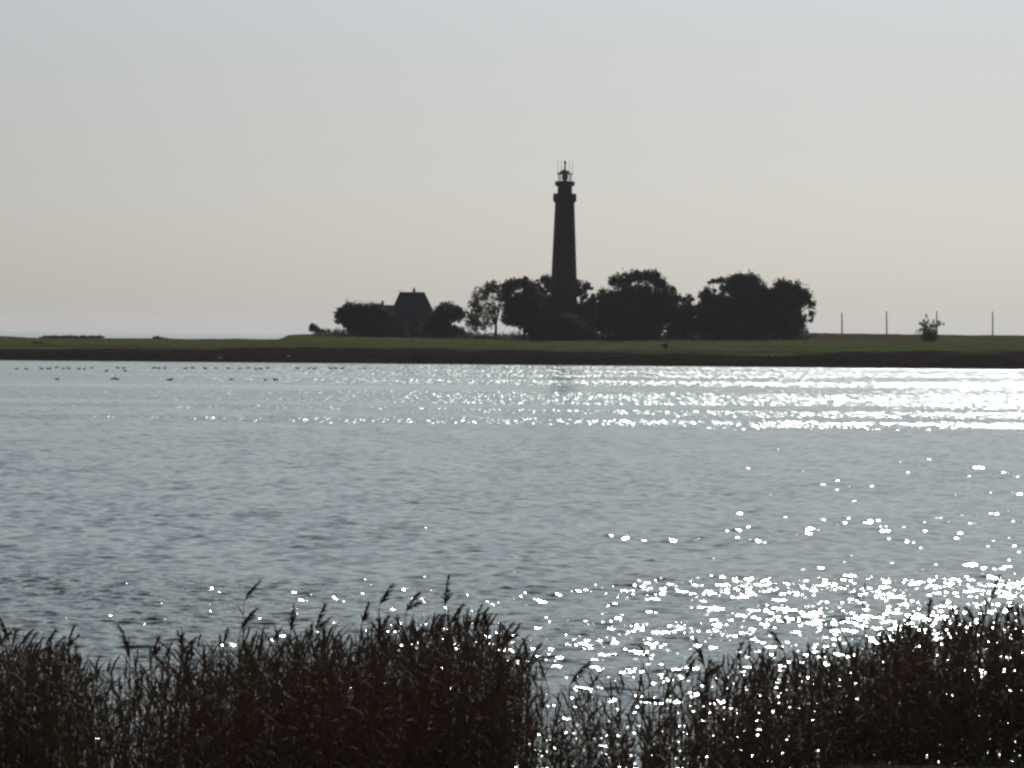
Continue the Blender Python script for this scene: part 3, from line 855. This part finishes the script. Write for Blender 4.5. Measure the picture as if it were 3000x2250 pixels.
# ------------------------------------------------------------------ keeper's house
def house():
    Y = 882.0; m = M(Y)
    root = empty('keepers_house', (P(1208, 930, Y).x, Y, Gz(1208, Y)), 'house with tall steep hipped roof left of the lighthouse', 'house')
    bz = Gz(1208, Y) - .2
    xl, xr = P(1136, 940, Y).x, P(1283, 940, Y).x
    ze, zr = P(1208, 938, Y).z, P(1208, 855.5, Y).z
    rl, rr_ = P(1171.5, 856, Y).x, P(1243.5, 856, Y).x
    mb = MB(); mb.box(((xl + xr) / 2, Y, (bz + ze) / 2), (xr - xl - .8, 8.6, ze - bz))
    mb.build('wall', 'plaster', root)
    mb = MB()
    y0, y1 = Y - 4.9, Y + 4.9
    v = [(xl, y0, ze - .05), (xr, y0, ze - .05), (xr, y1, ze - .05), (xl, y1, ze - .05), (rl, Y - .15, zr), (rr_, Y - .15, zr), (rr_, Y + .15, zr), (rl, Y + .15, zr)]
    mb.add(v, [(0, 1, 5, 4), (1, 2, 6, 5), (2, 3, 7, 6), (3, 0, 4, 7), (4, 5, 6, 7), (0, 3, 2, 1)])
    roof = mb.build('roof', 'thatch', root)
    c = P(1213, 856, Y)
    mb = MB(); mb.lathe(c.x, Y, [(.42, zr - .3), (.42, zr + .38), (.5, zr + .4), (.5, zr + .5), (.22, zr + .6), (.16, zr + .95)], 4, PI / 4)
    mb.build('chimney', 'plaster', roof)
    mb = MB(); mb.lathe(rl, Y, [(.12, zr), (.12, zr + .18), (.03, zr + .3)], 6); mb.build('ridge_cap', 'thatch', roof)
    # low annex with its own ridge and chimney
    root2 = empty('low_house', (P(1118, 940, Y + 2).x, Y + 2, Gz(1118, Y + 2)), 'low long house joined to the left of the steep roofed one, with a stubby chimney', 'house')
    xa, xb = P(1082, 940, Y + 2).x, xl + .35
    zr2, ze2 = P(1118, 893.5, Y + 2).z, P(1118, 932, Y + 2).z
    bz2 = Gz(1118, Y + 2) - .2
    mb = MB(); mb.box(((xa + xb) / 2, Y + 2, (bz2 + ze2) / 2), (xb - xa - .5, 6.0, ze2 - bz2)); mb.build('wall', 'plaster', root2)
    xb2 = P(1158, 893, Y + 2).x
    mb = MB()
    v = [(xa, Y - 1.4, ze2), (xb, Y - 1.4, ze2), (xb, Y + 5.4, ze2), (xa, Y + 5.4, ze2), (xa + .1, Y + 2, zr2), (xb2, Y + 2, zr2)]
    mb.add(v, [(0, 1, 5, 4), (2, 3, 4, 5), (0, 4, 3), (1, 2, 5), (0, 3, 2, 1)])
    rf = mb.build('roof', 'thatch', root2)
    c = P(1121, 893, Y + 2)
    mb = MB(); mb.lathe(c.x, Y + 2, [(.34, zr2 - .3), (.34, zr2 + .62), (.4, zr2 + .64), (.4, zr2 + .74), (.2, zr2 + .76), (.2, zr2 + .98)], 4, PI / 4)
    mb.build('chimney', 'plaster', rf)


house()


# ------------------------------------------------------------------ poles on the dyke
def poles():
    labs = ['thin pole on the dyke nearest to the trees', 'thin pole between the bush and the pole nearest the trees',
            'thin pole standing right behind the scrubby bush', 'thin pole on the dyke farthest from the trees, right of the bush']
    for (px, top, bot), lab in zip(((2467, 915, 978), (2598, 911.5, 982), (2745, 911, 984), (2908.5, 912.5, 988)), labs):
        Y = 907.0; b = P(px, bot, Y); t = P(px - .6, top, Y)
        g = float(land_z(b.x, Y)) - .3
        mb = MB(); mb.tube([(b.x, Y, min(g, b.z)), ((b.x + t.x) / 2, Y, (b.z + t.z) / 2), (t.x, Y, t.z - .06), (t.x, Y, t.z)], [.15, .135, .115, .05], 8)
        o = mb.build('wooden_pole', 'pole_wood', None, True)
        tag(o, lab, 'pole', 'thin poles along the dyke')


poles()


# ------------------------------------------------------------------ birds
def bird_mesh(name, m, head=1.0):
    # rings along the spine, tail to bill: x, z, half width, half height
    rings = [(-.30, .10, .01, .008), (-.26, .10, .035, .015), (-.20, .085, .07, .05), (-.10, .07, .10, .085), (.02, .065, .11, .095), (.12, .075, .10, .09),
             (.17, .10, .075, .08), (.185, .15, .048, .05), (.19, .20 * head, .042, .04), (.20, .235 * head, .05, .045), (.235, .245 * head, .048, .042), (.265, .238 * head, .024, .02), (.30, .232 * head, .02, .008), (.315, .23 * head, .008, .004)]
    v = []; f = []; n = 10
    pts = [Vector((a, 0, b)) for a, b, _, _ in rings]
    for i, (a, b, w, h) in enumerate(rings):
        t = (pts[min(i + 1, len(pts) - 1)] - pts[max(i - 1, 0)]).normalized()
        up = Vector((-t.z, 0, t.x))
        for k in range(n):
            q = 2 * PI * k / n
            v.append(pts[i] + Vector((0, w * math.cos(q), 0)) + up * (h * math.sin(q)))
    for i in range(len(rings) - 1):
        for k in range(n):
            j = (k + 1) % n; f.append((i * n + k, i * n + j, (i + 1) * n + j, (i + 1) * n + k))
    f.append(tuple(reversed(range(n)))); f.append(tuple(range((len(rings) - 1) * n, len(rings) * n)))
    me = bpy.data.meshes.new(name); me.from_pydata([tuple(p) for p in v], [], f)
    me.polygons.foreach_set('use_smooth', [True] * len(f)); me.materials.append(MAT[m]); me.update()
    return me


ORD = ['first', 'second', 'third', 'fourth', 'fifth', 'sixth', 'seventh', 'eighth', 'ninth', 'tenth', 'eleventh', 'twelfth', 'thirteenth', 'fourteenth', 'fifteenth',
       'sixteenth', 'seventeenth', 'eighteenth', 'nineteenth', 'twentieth']


def ducks():
    me = bird_mesh('duck', 'duck_dark')
    r = RS(91)
    row = [(48, 1078), (78, 1078), (122, 1077), (143, 1077.5), (165, 1074), (184, 1077), (202, 1076), (230, 1077.5), (246, 1078), (268, 1075), (311, 1084), (346, 1075),
           (362, 1075), (367, 1083), (450, 1075), (464, 1076), (482, 1076), (543, 1077), (563, 1075), (602, 1076), (634, 1075.5), (671, 1076), (701, 1077), (729, 1075),
           (750, 1078), (765, 1077.5), (783, 1075), (871, 1076), (905, 1076.5), (920, 1077), (968, 1076), (983, 1076), (1002, 1077), (1070, 1077)]
    low = [(166, 1108), (330, 1107), (343, 1107.5), (497, 1110), (679, 1109), (778, 1111), (808, 1110)]
    n = len(row)
    for i, (px, py) in enumerate(row + low):
        hor = 981 + .0087 * (px - 1500)
        Y = (H - .03) * F / (py + 3.5 - hor)
        o = bpy.data.objects.new('duck', me); COL.objects.link(o)
        o.location = (P(px, py, Y).x, Y, .0)
        s = r.uniform(.76, 1.0); o.scale = (s * 1.1, s, s * .9)
        o.rotation_euler = (0, 0, (0 if r.rand() < .5 else PI) + r.normal(0, .5))
        if i < n:
            k = i if i < n / 2 else n - 1 - i
            side = 'left' if i < n / 2 else 'right'
            lab = f'dark duck in the long row off the far shore, {ORD[k]} from the {side} end'
            grp = 'ducks in the long row off the far shore'
        else:
            k = i - n
            lab = f'dark duck floating apart on the near side of the long row, {ORD[k]} from the left'
            grp = 'ducks on the near side of the long row'
        tag(o, lab, 'duck', grp)
    gm = bird_mesh('gull', 'gull_white', .85)
    for px, py, lab in ((643, 1052, 'pale gull low at the waterline of the dark far shore'), (846, 1046, 'pale gull higher up on the dark far shore, left of the trees')):
        hor = 981 + .0087 * (px - 1500)
        Y = 592.0 if py > 1050 else 604.0
        x = (px - 1500) / F * Y
        o = bpy.data.objects.new('gull', gm); COL.objects.link(o)
        o.location = (x, Y, float(land_z(x, Y)) + .02); o.rotation_euler = (0, 0, .4)
        tag(o, lab, 'gull')


ducks()

# ------------------------------------------------------------------ hazy sea air
def haze():
    m = bpy.data.materials.new('haze'); m.use_nodes = True
    nt = m.node_tree; nt.nodes.clear()
    o = nt.nodes.new('ShaderNodeOutputMaterial')
    v = nt.nodes.new('ShaderNodeVolumePrincipled')
    v.inputs['Color'].default_value = (.8, .86, .97, 1); v.inputs['Density'].default_value = HAZE
    v.inputs['Anisotropy'].default_value = .4
    nt.links.new(v.outputs[0], o.inputs['Volume'])
    MAT['haze'] = m
    mb = MB(); mb.box((0, 7000, 24), (40000, 18400, 62)); ob = mb.build('haze', 'haze')
    tag(ob, 'thin bright sea haze over the whole view', kind='stuff'); ob['category'] = 'haze'


HAZE = 3.2e-5
haze()

# ------------------------------------------------------------------ light and sky
SUN_EL = math.radians(30); SUN_AZ = math.radians(7.8)
sd = Vector((math.sin(SUN_AZ) * math.cos(SUN_EL), math.cos(SUN_AZ) * math.cos(SUN_EL), math.sin(SUN_EL)))
sun = bpy.data.lights.new('sun', 'SUN'); sun.energy = 3.0; sun.angle = math.radians(.53); sun.color = (1, .95, .88)
so = bpy.data.objects.new('sun', sun); so.rotation_euler = sd.to_track_quat('Z', 'Y').to_euler(); COL.objects.link(so)

w = bpy.data.worlds.new('World'); sc.world = w; w.use_nodes = True
nt = w.node_tree; bg = nt.nodes['Background']
sky = nt.nodes.new('ShaderNodeTexSky'); sky.sky_type = 'NISHITA'; sky.sun_disc = False
sky.sun_elevation = SUN_EL; sky.sun_rotation = SUN_AZ
sky.air_density = 1.0; sky.dust_density = 1.5; sky.ozone_density = 1.0; sky.altitude = 0
hs = nt.nodes.new('ShaderNodeHueSaturation'); hs.inputs['Saturation'].default_value = .46
wb = nt.nodes.new('ShaderNodeMix'); wb.data_type = 'RGBA'; wb.blend_type = 'MULTIPLY'; wb.inputs[0].default_value = 1
wb.inputs[7].default_value = (.358, .446, .642, 1)          # camera white balance
nt.links.new(sky.outputs[0], wb.inputs[6]); nt.links.new(wb.outputs[2], hs.inputs['Color']); nt.links.new(hs.outputs[0], bg.inputs['Color'])
bg.inputs['Strength'].default_value = .078

sc.view_settings.view_transform = 'Standard'; sc.view_settings.look = 'None'
sc.view_settings.exposure = 0; sc.view_settings.gamma = 1
sc.view_settings.use_curve_mapping = False
sc.render.engine = 'CYCLES'
cy = sc.cycles
cy.use_denoising = True; cy.denoiser = 'OPENIMAGEDENOISE'; cy.denoising_input_passes = 'RGB_ALBEDO_NORMAL'
cy.use_adaptive_sampling = False
cy.sample_clamp_direct = 0; cy.sample_clamp_indirect = 4
cy.max_bounces = 5; cy.transparent_max_bounces = 12
cy.pixel_filter_type = 'BLACKMAN_HARRIS'; cy.filter_width = 2.6
cy.caustics_reflective = False; cy.caustics_refractive = False
